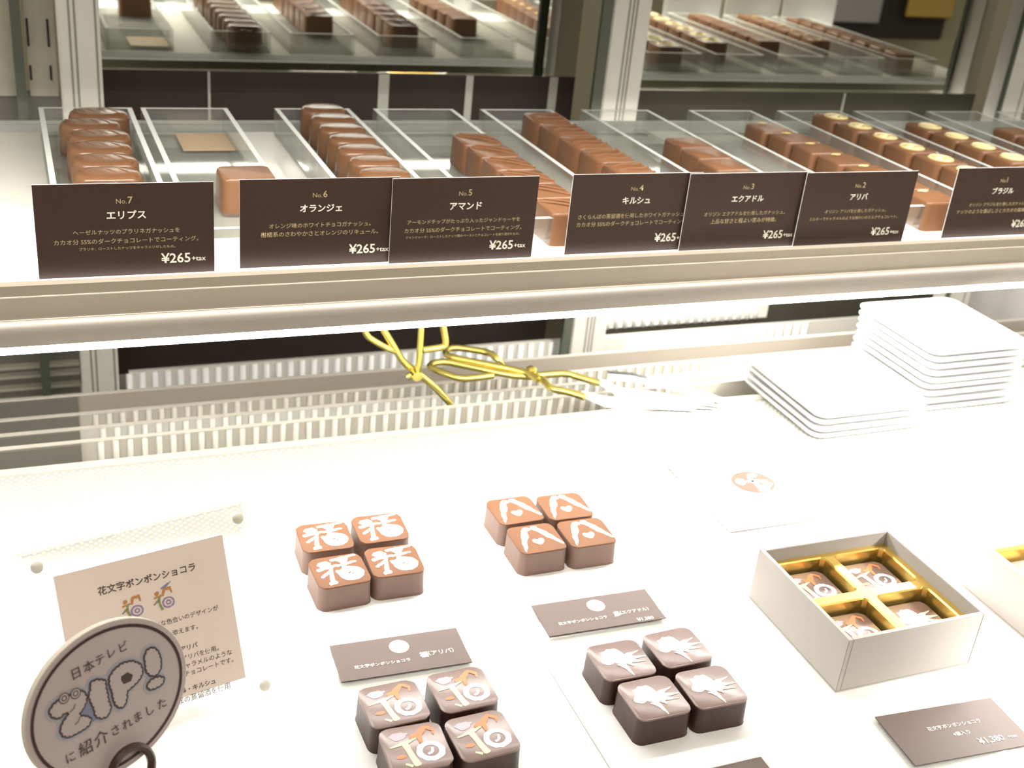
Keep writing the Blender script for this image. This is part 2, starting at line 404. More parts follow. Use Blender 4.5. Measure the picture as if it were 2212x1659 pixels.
# left of the first post: slotted uprights
up = empty('slotted_upright', (-.02, 1.02, Z(-.245)), 0, 'cream slotted steel upright at the far left beside the door post', 'upright')
cbox('face', .0135, .0350, 1.030, 1.034, Z(-.245), Z(.22), 'standard', up)
cbox('dark_channel', .0030, .0105, 1.010, 1.022, Z(-.525), Z(.22), 'gasket', up, label='dark vertical channel')
for xs in (.0150, .0300):
    for k in range(7): cbox('slot', xs-.0008, xs+.0008, 1.0285, 1.0305, Z(-.2420+.0365*k+(0 if k else .01)), Z(-.2205+.0365*k), 'slot', up)
cbox('side_face', -.08, .0030, 1.030, 1.034, Z(-.245), Z(.22), 'standard', up)
lp = empty('side_lining', (-.02, 1.03, Z(-.53)), 0, 'taupe ledged lining panel at the lower left behind the shelf', 'panel')
cbox('panel', -.10, .036, 1.036, 1.040, Z(-.53), Z(-.243), 'lowpanel', lp)
for zz in (-.487, -.496, -.508): cbox('ledge', -.10, .036, 1.028, 1.036, Z(zz), Z(zz)+.0025, 'standard', lp)
cbox('sill', -.10, .036, 1.024, 1.036, Z(-.524), Z(-.518), 'line', lp)

# ---------------------------------------------------------------- shelf and its front rail
sh = empty('glass_shelf', (.55, .775, Z(-.2499)), 0, 'long frosted glass shelf carrying the chocolate trays', 'shelf')
cbox('pane', X0, X1, .6650, .8990, Z(-.2470), Z(-.2400), 'shelf', sh)
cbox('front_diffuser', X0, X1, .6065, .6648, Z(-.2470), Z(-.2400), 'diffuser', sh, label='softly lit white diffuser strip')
cbox('clear_rear_pane', X0, X1, .8992, .9320, Z(-.2470), Z(-.2400), 'clearglass', sh, label='clear glass rear strip')
cbox('rear_edge', X0, X1, .9321, .9335, Z(-.2475), Z(-.2400), 'edge_green', sh, label='dark green glass edge')
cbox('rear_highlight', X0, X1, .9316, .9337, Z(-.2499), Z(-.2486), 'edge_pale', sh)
rl = empty('shelf_front_rail', (.55, .600, Z(-.283)), 0, 'taupe aluminium rail along the front of the glass shelf with a light strip below', 'rail')
cbox('upper_band', X0, X1, .6000, .6062, Z(-.2438), Z(-.2381), 'alu_dark', rl)
cbox('seam', X0, X1, .5994, .6062, Z(-.2441), Z(-.2438), 'line', rl)
cbox('middle_band', X0, X1, .5990, .6062, Z(-.2560), Z(-.2441), 'alu_mid', rl)
cbox('seam', X0, X1, .5984, .6062, Z(-.2563), Z(-.2560), 'line', rl)
bm = bmesh.new(); P = [(.6062, -.2563), (.5985, -.2563), (.5960, -.2572), (.5946, -.2592), (.5941, -.2620), (.5940, -.2650), (.5942, -.2689), (.6062, -.2689)]
A = [bm.verts.new((X0-.55, y-.6, z+.283)) for y, z in P]; B = [bm.verts.new((X1-.55, y-.6, z+.283)) for y, z in P]
for i in range(len(P)): bm.faces.new((A[i], A[(i+1) % len(P)], B[(i+1) % len(P)], B[i]))
bm.faces.new(A[::-1]); bm.faces.new(B)
fin('rounded_profile', bm, 'alu', rl, (0, 0, 0), smooth=True)
cbox('light_strip', X0, X1, .5965, .6055, Z(-.2740), Z(-.2689), 'led', rl, label='glowing white light strip')
for xs in (-.14, 1.07):                       # brackets that carry the shelf
    b = empty('shelf_bracket', (xs, .80, Z(-.27)), 0, 'steel bracket under the glass shelf at its %s end' % ('left' if xs < 0 else 'right'), 'bracket')
    cbox('arm', xs-.003, xs+.003, .62, .985, Z(-.268), Z(-.2501), 'frame', b)

# ---------------------------------------------------------------- embossed mat and serving plates
mt = box('embossed_mat', -.28, 1.07, .296, .690, Z(-.4015), Z(-.400), 'mat')
tag(mt, 'white embossed dotted mat covering the deck of the case', 'mat')
def serving(x0, x1, y0, y1, label, r=.018, rz=0):
    hx, hy = (x1-x0)/2, (y1-y0)/2; bm = bmesh.new(); P = rrect(hx, hy, r, 6)
    loft(bm, [(P, 0, .99), (P, .001, 1), (P, .0032, 1), (P, .004, .996)])
    o = fin('serving_board', bm, 'white', None, ((x0+x1)/2, (y0+y1)/2, Z(-.400)), True, rz)
    tag(o, label, 'board', 'white boards laid on the mat'); return o
serving(-.030, .232, .292, .586, 'large white rounded board at the left under the sign and two bonbon groups', .03)
serving(.2325, .3385, .292, .592, 'white board under the heart bonbons and bird bonbons', .004)
serving(.339, .640, .292, .486, 'white board under the gift boxes and their price card', .004)

# ---------------------------------------------------------------- acrylic trays
def tray(x0, x1, y0, y1, label):
    w_, l_ = x1-x0, y1-y0; h, t = .0200, .0034
    r = empty('acrylic_tray', ((x0+x1)/2, (y0+y1)/2, Z(-.240)), 0, label, 'tray', 'clear acrylic trays on the glass shelf')
    bm = bmesh.new(); bx(bm, -w_/2, w_/2, -l_/2, l_/2, 0, .0025); fin('base', bm, 'tray', r)
    for (a, b, c, d) in ((-w_/2, -w_/2+t, -l_/2, l_/2), (w_/2-t, w_/2, -l_/2, l_/2), (-w_/2+t, w_/2-t, -l_/2, -l_/2+t), (-w_/2+t, w_/2-t, l_/2-t, l_/2)):
        bm = bmesh.new(); fs = bx(bm, a, b, c, d, .0025, h); fs[1].material_index = 1
        fin('side_wall', bm, ['tray', 'trayrim'], r)
    return r
TR = [(.016, .079, 'at the far left holding striped oval chocolates'), (.085, .147, 'with one square chocolate and a tan paper at its rear'), (.182, .240, 'holding the row of smooth oval chocolates'),
      (.259, .325, 'behind the No.5 card'), (.348, .411, 'holding ridged tall chocolates left of the No.4 card'), (.438, .502, 'holding plain squares behind the cards No.4 and No.3'),
      (.541, .605, 'holding squares with gold flecks behind the No.2 card'), (.632, .700, 'holding squares with gold seals, left of the two gold seal rows'), (.716, .780, 'holding gold seal squares behind the No.1 card'),
      (.800, .862, 'at the right picture edge'), (.885, .947, 'outside the right edge, second from the end, seen only in the mirror'), (.962, 1.024, 'last on the right, seen only in the mirror')]
for x0, x1, s in TR: tray(x0, x1, .624, .892, 'clear acrylic tray '+s)
tp = box('tan_paper', .108, .144, .840, .884, Z(-.2375), Z(-.2371), 'tan'); tag(tp, 'tan paper slip lying at the back of the second tray', 'paper')

# ---------------------------------------------------------------- chocolates on the shelf
ZC = Z(-.2375)
def square_body(hx, hy, h, r=.004, m=('milk',), jit=.00025):
    bm = bmesh.new(); P = rrect(hx, hy, r, 3, jit)
    loft(bm, [(P, 0, 1.03), (P, .0015, 1.01), (P, h-.002, .985), (P, h-.0006, .97), (P, h, .93)])
    return bm
def choc_square(name, label, kind, m='milk', hx=.0152, hy=.0134, h=.0205):
    r = empty(name, (0, 0, 0), 0, label, 'chocolate')
    fin('body', square_body(hx, hy, h), m, r, smooth=True)
    if kind == 'diag':
        bm = bmesh.new(); tube(bm, smoothpath([(-hx*.9, hy*.55, h+.0001), (0, hy*.05, h+.0008), (hx*.92, -hy*.75, h+.0001)]), [.0009]*14, 6)
        tube(bm, smoothpath([(-hx*.6, hy*.9, h+.0001), (hx*.2, hy*.45, h+.0006), (hx*.92, hy*.0, h+.0001)]), [.0007]*14, 6)
        fin('ridge', bm, m, r, smooth=True)
    if kind == 'fork':
        bm = bmesh.new()
        for k in range(3):
            o = (k-1)*.0100
            tube(bm, smoothpath([(-hx*.80, o-.002, h-.0006), (-hx*.2, o+.001, h+.0003), (hx*.4, o, h-.0002), (hx*.86, o+.002, h+.0006)]), .00105, 6)
        fin('ridge', bm, m, r, smooth=True)
    if kind == 'fleck':
        bm = bmesh.new(); n = 9
        vs = [bm.verts.new((-hx*.10+.0045*random.uniform(.5, 1.2)*math.cos(2*math.pi*i/n), hy*.74+.0028*random.uniform(.5, 1.2)*math.sin(2*math.pi*i/n), h+random.uniform(.0001, .0012))) for i in range(n)]
        c = bm.verts.new((-hx*.10, hy*.74, h+.0014))
        for i in range(n): bm.faces.new((vs[i], vs[(i+1) % n], c))
        fin('gold_leaf', bm, 'gold', r)['label'] = 'fleck of gold leaf'
    if kind == 'seal':
        bm = bmesh.new(); P = oval(.0108, .0100, 24); loft(bm, [(P, h-.0002, 1), (P, h+.0005, 1), (P, h+.0007, .95)])
        g = fin('seal', bm, 'gold', r, smooth=True); g['label'] = 'round gold seal'
        bm = bmesh.new(); tube(bm, [(x, y, h+.0008) for x, y in oval(.0094, .0087, 20)], .0005, 5, True)
        for k in range(9):
            a = random.uniform(0, 6.28); rr = random.uniform(.001, .0068); tube(bm, [(rr*math.cos(a)-.0014, rr*math.sin(a), h+.0008), (rr*math.cos(a)+.0004, rr*math.sin(a)+.0009, h+.0009), (rr*math.cos(a)+.0016, rr*math.sin(a)-.0004, h+.0008)], .00045, 5)
        rr_ = fin('relief', bm, 'goldrelief', None); rr_.parent = g
    return r
def choc_oval(name, label, a, b, h, striped, m):
    r = empty(name, (0, 0, 0), 0, label, 'chocolate')
    bm = bmesh.new(); P = oval(a, b, 30, 2.2)
    loft(bm, [(P, 0, .98), (P, .002, 1.0), (P, h-.0045, .98), (P, h-.0018, .94), (P, h-.0004, .84), (P, h, .6), (P, h+.0002, .25)])
    fin('body', bm, m, r, smooth=True)
    if striped:
        bm = bmesh.new()
        for k in range(4):
            o = (k-1.5)*.0092
            tube(bm, smoothpath([(o*.75-.0050, b*.48, h-.0010), (o*.8-.001, b*.06, h-.0002), (o*.75+.0050, -b*.58, h-.0013)]), .00105, 6)
        fin('ridge', bm, m, r, smooth=True)
    return r
ORD = ['first', 'second', 'third', 'fourth', 'fifth', 'sixth', 'seventh', 'eighth', 'ninth', 'tenth', 'eleventh', 'twelfth']
def row(proto_fn, xs, y0, dxdy, pitch, n, desc, group, jit=.0006, xj=None, where=''):
    p = None
    for i in range(n):
        y = y0-pitch*i; x = xs+dxdy*(y-y0)+(xj[i] if xj and i < len(xj) else random.uniform(-jit, jit))
        lab = '%s, %s from the back%s' % (desc, ORD[i], where)
        if p is None: p = proto_fn(lab); o = p; p['group'] = group; p.location = (x, y, ZC)
        else: o = copy_tree(p, (x, y, ZC), lab)
        o.rotation_euler.z = random.uniform(-.03, .03)
row(lambda l: choc_oval('striped_chocolate', l, .0205, .0145, .0215, True, 'ellipse'), .0505, .866, .02, .0290, 8, 'striped oval chocolate', 'striped oval chocolates behind the No.7 card',
    xj=[.004, -.003, .001, 0, .001, .001, 0, 0])
sq = choc_square('square_chocolate', 'single milk chocolate square alone in the second tray beside the No.6 card', None, 'milk', .0165, .0150, .0215); sq.location = (.1290, .7150, ZC)
row(lambda l: choc_oval('oval_chocolate', l, .0175, .0138, .0225, False, 'ellipse'), .2165, .878, 0, .0278, 9, 'smooth oval chocolate', 'smooth oval chocolates behind the No.6 card')
row(lambda l: choc_square('square_chocolate', l, 'diag', 'milk', .0152, .0153), .3095, .792, -.012, .0309, 6, 'square chocolate with diagonal lines', 'diagonal lined squares behind the No.5 card')
row(lambda l: choc_square('ridged_chocolate', l, 'fork', 'milk', .0152, .0172, .0225), .3865, .845, -.03, .0350, 7, 'square chocolate with wavy ridges', 'ridged squares behind the No.4 card')
row(lambda l: choc_square('square_chocolate', l, None, 'milk', .0152, .0146), .4790, .780, .06, .0297, 5, 'plain smooth chocolate square', 'plain squares behind the No.3 card')
row(lambda l: choc_square('flecked_chocolate', l, 'fleck', 'milk', .0155, .0153), .5800, .823, -.085, .0312, 7, 'chocolate square with gold fleck', 'gold flecked squares behind the No.2 card')
row(lambda l: choc_square('sealed_chocolate', l, 'seal', 'milk', .0155, .0160), .6720, .858, -.045, .0328, 8, 'gold sealed chocolate', 'left row of gold sealed squares', where=' in the left seal row')
row(lambda l: choc_square('sealed_chocolate', l, 'seal', 'milk', .0155, .0160), .7490, .825, -.04, .0325, 7, 'gold sealed chocolate', 'right row of gold sealed squares', where=' in the right seal row')
row(lambda l: choc_square('square_chocolate', l, None, 'milk', .0150, .0145), .8330, .808, 0, .0300, 6, 'plain chocolate at the right picture edge', 'squares at the right picture edge')
row(lambda l: choc_square('square_chocolate', l, 'fleck', 'milk', .0140, .0145), .9160, .795, 0, .0300, 6, 'flecked chocolate in the mirror', 'squares seen only in the mirror')
row(lambda l: choc_square('square_chocolate', l, 'diag', 'milk', .0140, .0145), .9850, .868, 0, .0300, 8, 'lined chocolate of the last mirrored tray', 'squares of the last tray')

# ---------------------------------------------------------------- name cards on the shelf
def name_card(x0, y, num, title, lines, tw, lws, label, flip=0):
    W_, H_ = .0885, .0500; xc = x0+W_/2
    r = empty('name_card', (xc, y, Z(-.2398)), 0, label, 'name card', 'dark brown name cards standing on the shelf front')
    bm = bmesh.new(); bx(bm, -W_/2, W_/2, 0, .0006, 0, H_, 1); bm.faces.ensure_lookup_table()
    bm.faces[2].material_index = 0
    fin('card', bm, ['card', 'cardback'], r)
    bm = bmesh.new(); bx(bm, -.020, .020, .0008, .0018, 0, .020); bx(bm, -.020, .020, .0018, .0120, 0, .0010); fin('clear_stand', bm, 'tray', r)
    F = Matrix(((1, 0, 0, 0), (0, 0, -1, -.00015), (0, 1, 0, 0), (0, 0, 0, 1)))      # local xy -> card face
    mm = .001
    a = [text_mesh('No.', size=.0036, align='RIGHT', x=.4*mm, y=41*mm-.0003, mtx=F), text_mesh(num, size=.0052, align='LEFT', x=1.0*mm, y=41.3*mm, mtx=F, bold=.01)]
    link('number', join_meshes(a, 'number'), 'ink', r)
    link('title', text_mesh(title, width=tw*mm, y=33.2*mm, mtx=F, bold=.022), 'inkw', r)
    ys = (24.3, 19.3, 15.3) if len(lines) > 2 else (23.6, 18.8)
    link('description', join_meshes([text_mesh(s, width=wd*mm, y=yy*mm, mtx=F, bold=.006) for s, wd, yy in zip(lines, lws, ys)], 'description'), 'ink', r)
    link('price', join_meshes([text_mesh('¥265', width=15.2*mm, align='RIGHT', x=W_/2-12.6*mm, y=8.8*mm, mtx=F, bold=.016), text_mesh('+tax', width=7.3*mm, align='RIGHT', x=W_/2-4.6*mm, y=8.2*mm, mtx=F, bold=.008)], 'price'), 'inkw', r)
    return r
D = 'カカオ分 55%のダークチョコレートでコーティング。'
name_card(.0050, .6125, '7', 'エリプス', ['ヘーゼルナッツのプラリネガナッシュを', D, 'プラリネ：ローストしたナッツをキャラメリゼしたもの。'], 19.5, (53, 72, 48), 'leftmost brown name card, No.7, in front of the striped oval chocolates')
name_card(.1075, .6150, '6', 'オランジェ', ['オレンジ味のホワイトチョコガナッシュ。', '柑橘系のさわやかさとオレンジのリキュール。'], 23.5, (57, 66), 'brown name card No.6 in front of the smooth oval chocolates')
name_card(.1910, .6120, '5', 'アマンド', ['アーモンドチップがたっぷり入ったジャンドゥーヤを', D, 'ジャンドゥーヤ：ローストしたナッツ類のペーストとチョコレートを練り混ぜたもの。'], 19.5, (69, 72, 70), 'brown name card No.5 with three text lines, before the diagonal lined squares')
name_card(.3020, .6135, '4', 'キルシュ', ['さくらんぼの蒸留酒を使用したホワイトガナッシュを', D], 19.0, (76, 77), 'brown name card No.4 in front of the ridged chocolates')
name_card(.3800, .6110, '3', 'エクアドル', ['オリジン エクアドルを使用したガナッシュ。', '上品な甘さと程よい苦みが特徴。'], 23.5, (60, 49), 'brown name card No.3 in front of the plain smooth squares')
name_card(.4640, .6085, '2', 'アリバ', ['オリジン アリバを使用したガナッシュ。', 'ミルキーでキャラメルのような味わいのミルクチョコレート。'], 14.0, (49, 71), 'brown name card No.2 in front of the gold flecked squares')
name_card(.5900, .6125, '1', 'ブラジル', ['オリジン ブラジルを使用したガナッシュ。', 'ナッツのような香ばしさとカカオの風味が特徴。'], 19.0, (54, 73), 'rightmost brown name card, No.1, in front of the gold sealed chocolates')
for x_, s_ in ((.800, 'first'), (.893, 'second'), (.985, 'third')):
    r_ = empty('name_card', (x_+.044, .612, Z(-.2398)), 0, 'blank backed card outside the right edge, '+s_+' one, seen in the mirror', 'name card', 'dark brown name cards standing on the shelf front')
    bm = bmesh.new(); bx(bm, -.0435, .0435, 0, .0006, 0, .050, 1); bm.faces.ensure_lookup_table(); bm.faces[2].material_index = 0; fin('card', bm, ['card', 'cardback'], r_)

# ---------------------------------------------------------------- bonbons on the deck
ZB = Z(-.396)
S_ = .0142
def bon_body(hx=.0148, hy=.0142, h=.0150, r=.0050, side='dark', top='dark', skew=0):
    bm = bmesh.new(); P = rrect(hx, hy, r, 5, .00018)
    mis = [1, 1, 1, 0, 0, 0]
    loft(bm, [(P, 0, 1.03), (P, .0012, 1.01), (P, h-.0016, .985), (P, h-.0007, .995), (P, h-.0002, .99), (P, h, .975)], mi=1, mis=[1, 1, 1, 0, 0])
    return bm
def bonbon(kind, label):
    top, side = {'fuku': ('milkdeck', 'milkside_haze'), 'heart': ('milkdeck', 'milkside_haze'), 'colour': ('dark', 'choc_side'), 'bird': ('dark', 'choc_side')}[kind]
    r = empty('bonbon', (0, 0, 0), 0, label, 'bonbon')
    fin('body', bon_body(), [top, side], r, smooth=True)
    h = .0150; s = S_
    def pat(polys, m, z, label=None, smooth=1, nm='pattern'):
        bm = bmesh.new()
        for k, P in enumerate(polys):      # one mesh per polygon so that overlaps stay filled
            me = poly_mesh([[(x*s, y*s) for x, y in Q] for Q in (P if isinstance(P[0], list) else [P])], z=z+k*.000008, smooth=smooth)
            bm.from_mesh(me)
        o = fin(nm, bm, m, r)
        if label: o['label'] = label
        return o
    if kind == 'fuku':
        ring_ = [blob(.38, -.30, .50, .46, .05, 20), blob(.36, -.28, .13, .10, .3, 8)]
        pat([blob(-.48, .52, .26, .20, .22, 16), stroke([(-.85, .18), (-.4, .30), (.05, .34)], [.16, .2, .12], .03), stroke([(-.25, .42), (-.35, -.05), (-.45, -.72)], [.16, .17, .2], .03),
             stroke([(-.3, .05), (-.6, -.15), (-.8, -.30)], [.16, .16, .1], .03), stroke([(-.62, -.78), (-.28, -.70)], [.16, .2], .03), stroke([(-.2, .68), (.2, .74), (.88, .84)], [.12, .16, .1], .03),
             blob(.28, .66, .24, .20, .2, 12), stroke([(-.05, .28), (.3, .36), (.78, .42)], [.1, .2, .08], .03), stroke([(.28, .6), (.24, .25), (.2, 0)], [.16, .2, .2], .03), ring_,
             stroke([(.1, -.28), (.28, -.36), (.5, -.22)], .1, .02), stroke([(-.12, .02), (-.02, -.25)], [.14, .2], .02)], 'icing', h+.00012, 'white printed lucky character')
    if kind == 'heart':
        pat([stroke([(.0, .72), (-.28, .60), (-.5, .1), (-.66, -.35), (-.80, -.88)], [.1, .26, .30, .2, .06], .04), stroke([(.02, .70), (.28, .60), (.52, .15), (.72, -.2), (.98, -.62)], [.1, .26, .30, .2, .07], .03),
             blob(-.2, .72, .16, .13, .2, 10), blob(.18, .74, .16, .13, .2, 10)], 'icing', h+.00012, 'white printed pair of curved branches')
        pat([[(0, -.52), (-.22, -.30), (-.26, -.12), (-.14, -.02), (.0, -.12), (.16, -.02), (.28, -.12), (.22, -.32)]], 'heart', h+.00016, 'pale pink printed heart', nm='heart')
    if kind == 'colour':
        pat([blob(-.45, .55, .24, .20, .2, 14), stroke([(-.75, .62), (-.1, .62)], [.06, .1], .02)], 'lilac', h+.00012, 'pale lilac flower print', nm='flower')
        pat([[blob(.42, -.28, .46, .44, .07, 28), oval_at(.42, -.28, .27, .25)], stroke([(.3, -.42), (.45, -.35), (.5, -.15)], .09, .02)], 'blueprint', h+.00014, 'pale blue printed ring', nm='ring_print')
        pat([stroke([(-.80, .10), (-.3, .24), (.12, .34)], [.06, .15, .06], .02), stroke([(-.30, .2), (-.25, -.2), (-.12, -.82)], [.2, .2, .24], .02), stroke([(-.5, -.66), (-.3, -.8)], [.08, .1], .01)], 'yellowp', h+.00018, 'pale yellow printed stroke', nm='stroke_print')
        pat([stroke([(-.1, .42), (.2, .5), (.5, .78), (.74, .62), (.70, .40)], [.12, .2, .16, .12, .05], .03), blob(-.56, -.34, .16, .09, .2, 9), stroke([(.22, .48), (.20, .12)], [.2, .1], .03)], 'orangep', h+.00020, 'orange printed arch', nm='arch_print')
    if kind == 'bird':
        pat([blob(-.22, .30, .42, .36, .18, 18), blob(-.50, .05, .26, .22, .2, 12), blob(.10, .0, .40, .28, .18, 14), stroke([(.2, .1), (.5, .22), (.86, .32)], [.3, .14, .02], .02), stroke([(.2, .05), (.6, .0), (.98, -.02)], [.3, .14, .02], .02),
             stroke([(.2, -.05), (.55, -.2), (.85, -.26)], [.3, .14, .02], .02), stroke([(-.1, -.2), (.02, -.5), (.08, -.90)], [.3, .16, .04], .02), stroke([(.2, -.2), (.28, -.42)], [.2, .06], .02)], 'cream', h+.00012, 'cream printed bird with a spread tail', nm='bird_print')
        pat([blob(-.1, .34, .18, .14, .2, 10), blob(.12, .04, .14, .09, .2, 10)], 'icing', h+.00022, 'whitish part of the bird print', nm='wing_print')  # whitish print patches of the bird
        pat([stroke([(-.28, -.26), (-.1, -.30), (.0, -.38)], [.04, .12, .03], .02), stroke([(.22, -.14), (.42, -.16), (.6, -.24)], [.03, .08, .02], .01)], 'heart', h+.00024, 'pinkish feather print', nm='feather_print')
    return r
def oval_at(cx, cy, a, b): return [(cx+a*math.cos(-2*math.pi*i/16), cy+b*math.sin(-2*math.pi*i/16)) for i in range(16)]
POS = ['rear left', 'rear right', 'front left', 'front right']
for kind, pts, d, g in (
        ('fuku', [(.1440, .5545), (.1770, .5560), (.1440, .5205), (.1755, .5225)], 'milk chocolate bonbon with white lucky character, %s of its four', 'white character bonbons'),
        ('heart', [(.2615, .5560), (.2935, .5535), (.2625, .5245), (.2945, .5235)], 'milk chocolate bonbon with white branches and a heart, %s of its four', 'heart bonbons'),
        ('colour', [(.1420, .4110), (.1765, .4120), (.1435, .3810), (.1750, .3800)], 'glossy bonbon with a coloured lucky character, %s of the four below the left label', 'coloured character bonbons'),
        ('bird', [(.2620, .4115), (.2955, .4130), (.2650, .3815), (.2970, .3810)], 'dark bonbon with a cream bird print, %s of the four below the right label', 'bird print bonbons')):
    p = None
    for i, (x, y) in enumerate(pts):
        lab = d % POS[i]; rz = random.uniform(-.04, .04)
        if p is None: p = bonbon(kind, lab); o = p; p.location = (x, y, ZB); p.rotation_euler.z = rz; p['group'] = g
        else: o = copy_tree(p, (x, y, ZB), lab, rz, g)
        if kind == 'fuku': protoF = p
        if kind == 'colour': protoC = p
        if kind == 'bird': protoB = p

# ---------------------------------------------------------------- small flat labels
def flat_label(cx, cy, W_, H_, rz, label, texts, dot=True, z=-.3955):
    r = empty('price_label', (cx, cy, Z(z)), rz, label, 'label', 'brown labels lying on the boards')
    bm = bmesh.new(); bx(bm, -W_/2-.0015, W_/2+.0015, -.0035, H_+.001, 0, .0015); fin('acrylic_plate', bm, 'acryl', r)
    bm = bmesh.new(); bx(bm, -W_/2, W_/2, 0, H_, .0016, .0021); fin('card', bm, 'cardflat', r)
    if dot: link('round_mark', poly_mesh([[(x*1.0+.0005, y+H_*.70) for x, y in oval(.0052, .0052, 24)]], z=.0023), 'icing', r)
    link('lettering', join_meshes([text_mesh(s, width=wd, align=al, x=x, y=y, z=.0023, bold=b) for s, wd, al, x, y, b in texts], 'lettering'), 'inkw', r)
    return r
flat_label(.1603, .4447, .0680, .0285, math.radians(-2), 'brown label below the white character bonbons, reading 花文字ボンボンショコラ 福（アリバ）',
           [('花文字ボンボンショコラ', .0290, 'LEFT', -.0255, .0088, .02), ('福', .0046, 'LEFT', .0090, .0108, .05), ('（アリバ）', .0135, 'LEFT', .0138, .0112, .02)])
flat_label(.2765, .4516, .0700, .0275, math.radians(-1.4), 'brown label below the heart bonbons, reading 花文字ボンボンショコラ 鳥（エクアドル）',
           [('花文字ボンボンショコラ', .0290, 'LEFT', -.0265, .0085, .02), ('鳥', .0044, 'LEFT', .0068, .0095, .04), ('（エクアドル）', .0175, 'LEFT', .0112, .0100, .02), ('¥1,380', .0100, 'RIGHT', .0280, .0022, .02)])
flat_label(.4107, .3138, .0712, .0345, math.radians(-3.7), 'brown price card in front of the gift box, reading ¥1,380', 
           [('花文字ボンボンショコラ', .0320, 'CENTER', .0020, .0205, .012), ('4個入り', .0100, 'CENTER', .0020, .0145, .006), ('¥1,380', .0150, 'RIGHT', .0220, .0075, .02), ('+tax', .0055, 'RIGHT', .0300, .0072, .006)], dot=False)
pA, pB = G(1562, 1659, -.395), G(1642, 1640, -.395)
flat_label(pB.x-.0345, pB.y-.0280, .0690, .0280, 0, 'dark label at the bottom edge below the bird bonbons', [('花文字ボンボンショコラ', .0300, 'CENTER', 0, .0080, .01)], dot=False)

# ---------------------------------------------------------------- acrylic sign with cream paper
yaw, tilt = math.radians(12.2), math.radians(66.5)
FS = frame((0, 0, 0), (math.cos(yaw), math.sin(yaw), 0), (-math.sin(yaw)*math.cos(tilt), math.cos(yaw)*math.cos(tilt), math.sin(tilt)))
sg = empty('acrylic_sign', (.0439, .4404, Z(-.3955)), 0, 'clear acrylic sign block holding a cream paper, leaning at the left', 'sign')
def slab(x0, x1, y0, y1, z0, z1, m, name, parent, F_, bev=0):
    bm = bmesh.new(); bx(bm, x0, x1, y0, y1, z0, z1, 0, bev); bmesh.ops.transform(bm, matrix=F_, verts=bm.verts); return fin(name, bm, m, parent)
slab(-.0507, .0507, .000, .0933, -.0075, -.0012, 'acryl', 'rear_block', sg, FS)
slab(-.0507, .0507, .000, .0933, .0006, .0050, 'clearblock', 'front_block', sg, FS)
slab(-.0386, .0386, .0105, .0811, -.0010, .0004, 'paper', 'paper', sg, FS)
for sx in (-.0455, .0455):
    for sy in (.0055, .0880):
        bm = bmesh.new(); P = oval(.0027, .0027, 16); loft(bm, [(P, .0052, 1), (P, .0062, 1), (P, .0066, .8)]); bmesh.ops.transform(bm, matrix=FS @ Matrix.Translation((sx, sy, 0)), verts=bm.verts); fin('screw', bm, 'frame', sg, smooth=True)
bm = bmesh.new(); bx(bm, -.03, .03, .030, .034, 0, .055); bmesh.ops.transform(bm, matrix=Matrix.Rotation(yaw, 4, 'Z'), verts=bm.verts); fin('prop_foot', bm, 'acryl', sg)
def st(s, wd, x, y, m, al='LEFT', b=.006, name='lettering'):
    return text_mesh(s, width=wd*.001, align=al, x=x*.001, y=y*.001, z=.00055, bold=b, mtx=FS)
link('heading', join_meshes([st('花文字ボンボンショコラ', 45, 1, 69.5, '', 'CENTER', .022)], 'heading'), 'inkp', sg)
link('lettering', join_meshes([st('中国伝統の花文字、豊かな色合いのデザインが', 58, 31, 47.5, '', 'RIGHT'), st('チョコレートに彩りを添えます。', 40, 20, 41.5, '', 'RIGHT'),
    st('花文字ボンボンショコラ 福・アリバ', 46, 18.5, 33.0, '', 'RIGHT', .018), st('オリジン アリバを使用。', 30, 28, 28.6, '', 'RIGHT'), st('ミルキーでキャラメルのような', 40, 34, 24.8, '', 'RIGHT'), st('味わいのミルクチョコレートです。', 44, 34, 21.0, '', 'RIGHT'),
    st('花文字ボンボンショコラ 鳥・キルシュ', 50, 24, 13.6, '', 'RIGHT', .018), st('さくらんぼの蒸留酒を使用。', 40, 32, 9.2, '', 'RIGHT')], 'lettering'), 'inkp', sg)
def motif(cx, cy, variant):
    s = 5.2
    def pm(polys, m, z, nm):
        ms = [poly_mesh([[((cx+x*s)*.001, (cy+y*s)*.001) for x, y in Q] for Q in (P if isinstance(P[0], list) else [P])], z=z, mtx=FS) for P in polys]
        link(nm, join_meshes(ms, nm), m, sg)
    pm([[blob(.40, -.40, .58, .52, .05, 18), oval_at(.40, -.40, .40, .36)], [blob(.40, -.40, .26, .24, .05, 12), oval_at(.40, -.40, .12, .10)]], 'purple', .0005, 'ring_print')
    pm([stroke([(0, .25), (.2, .8), (.7, .85), (.8, .35)], [.2, .3, .3, .1], .04), stroke([(-.8, .25), (-.1, .35)], [.15, .25], .04), blob(-.5, .62, .22, .2, .2, 9)], 'orangeq' , .00055, 'arch_print')
    pm([stroke([(-.35, .3), (-.4, -.3), (-.2, -.95)], [.2, .2, .25], .03), stroke([(-.4, .0), (-.9, -.35)], [.2, .1], .03)], 'greenp', .0006, 'stem_print')
    if variant: pm([stroke([(-.1, .95), (.4, 1.1), (.9, 1.4)], [.1, .25, .05], .03)], 'blueink', .00065, 'leaf_print')
motif(-8, 58.5, 0); motif(6.5, 58.5, 1)

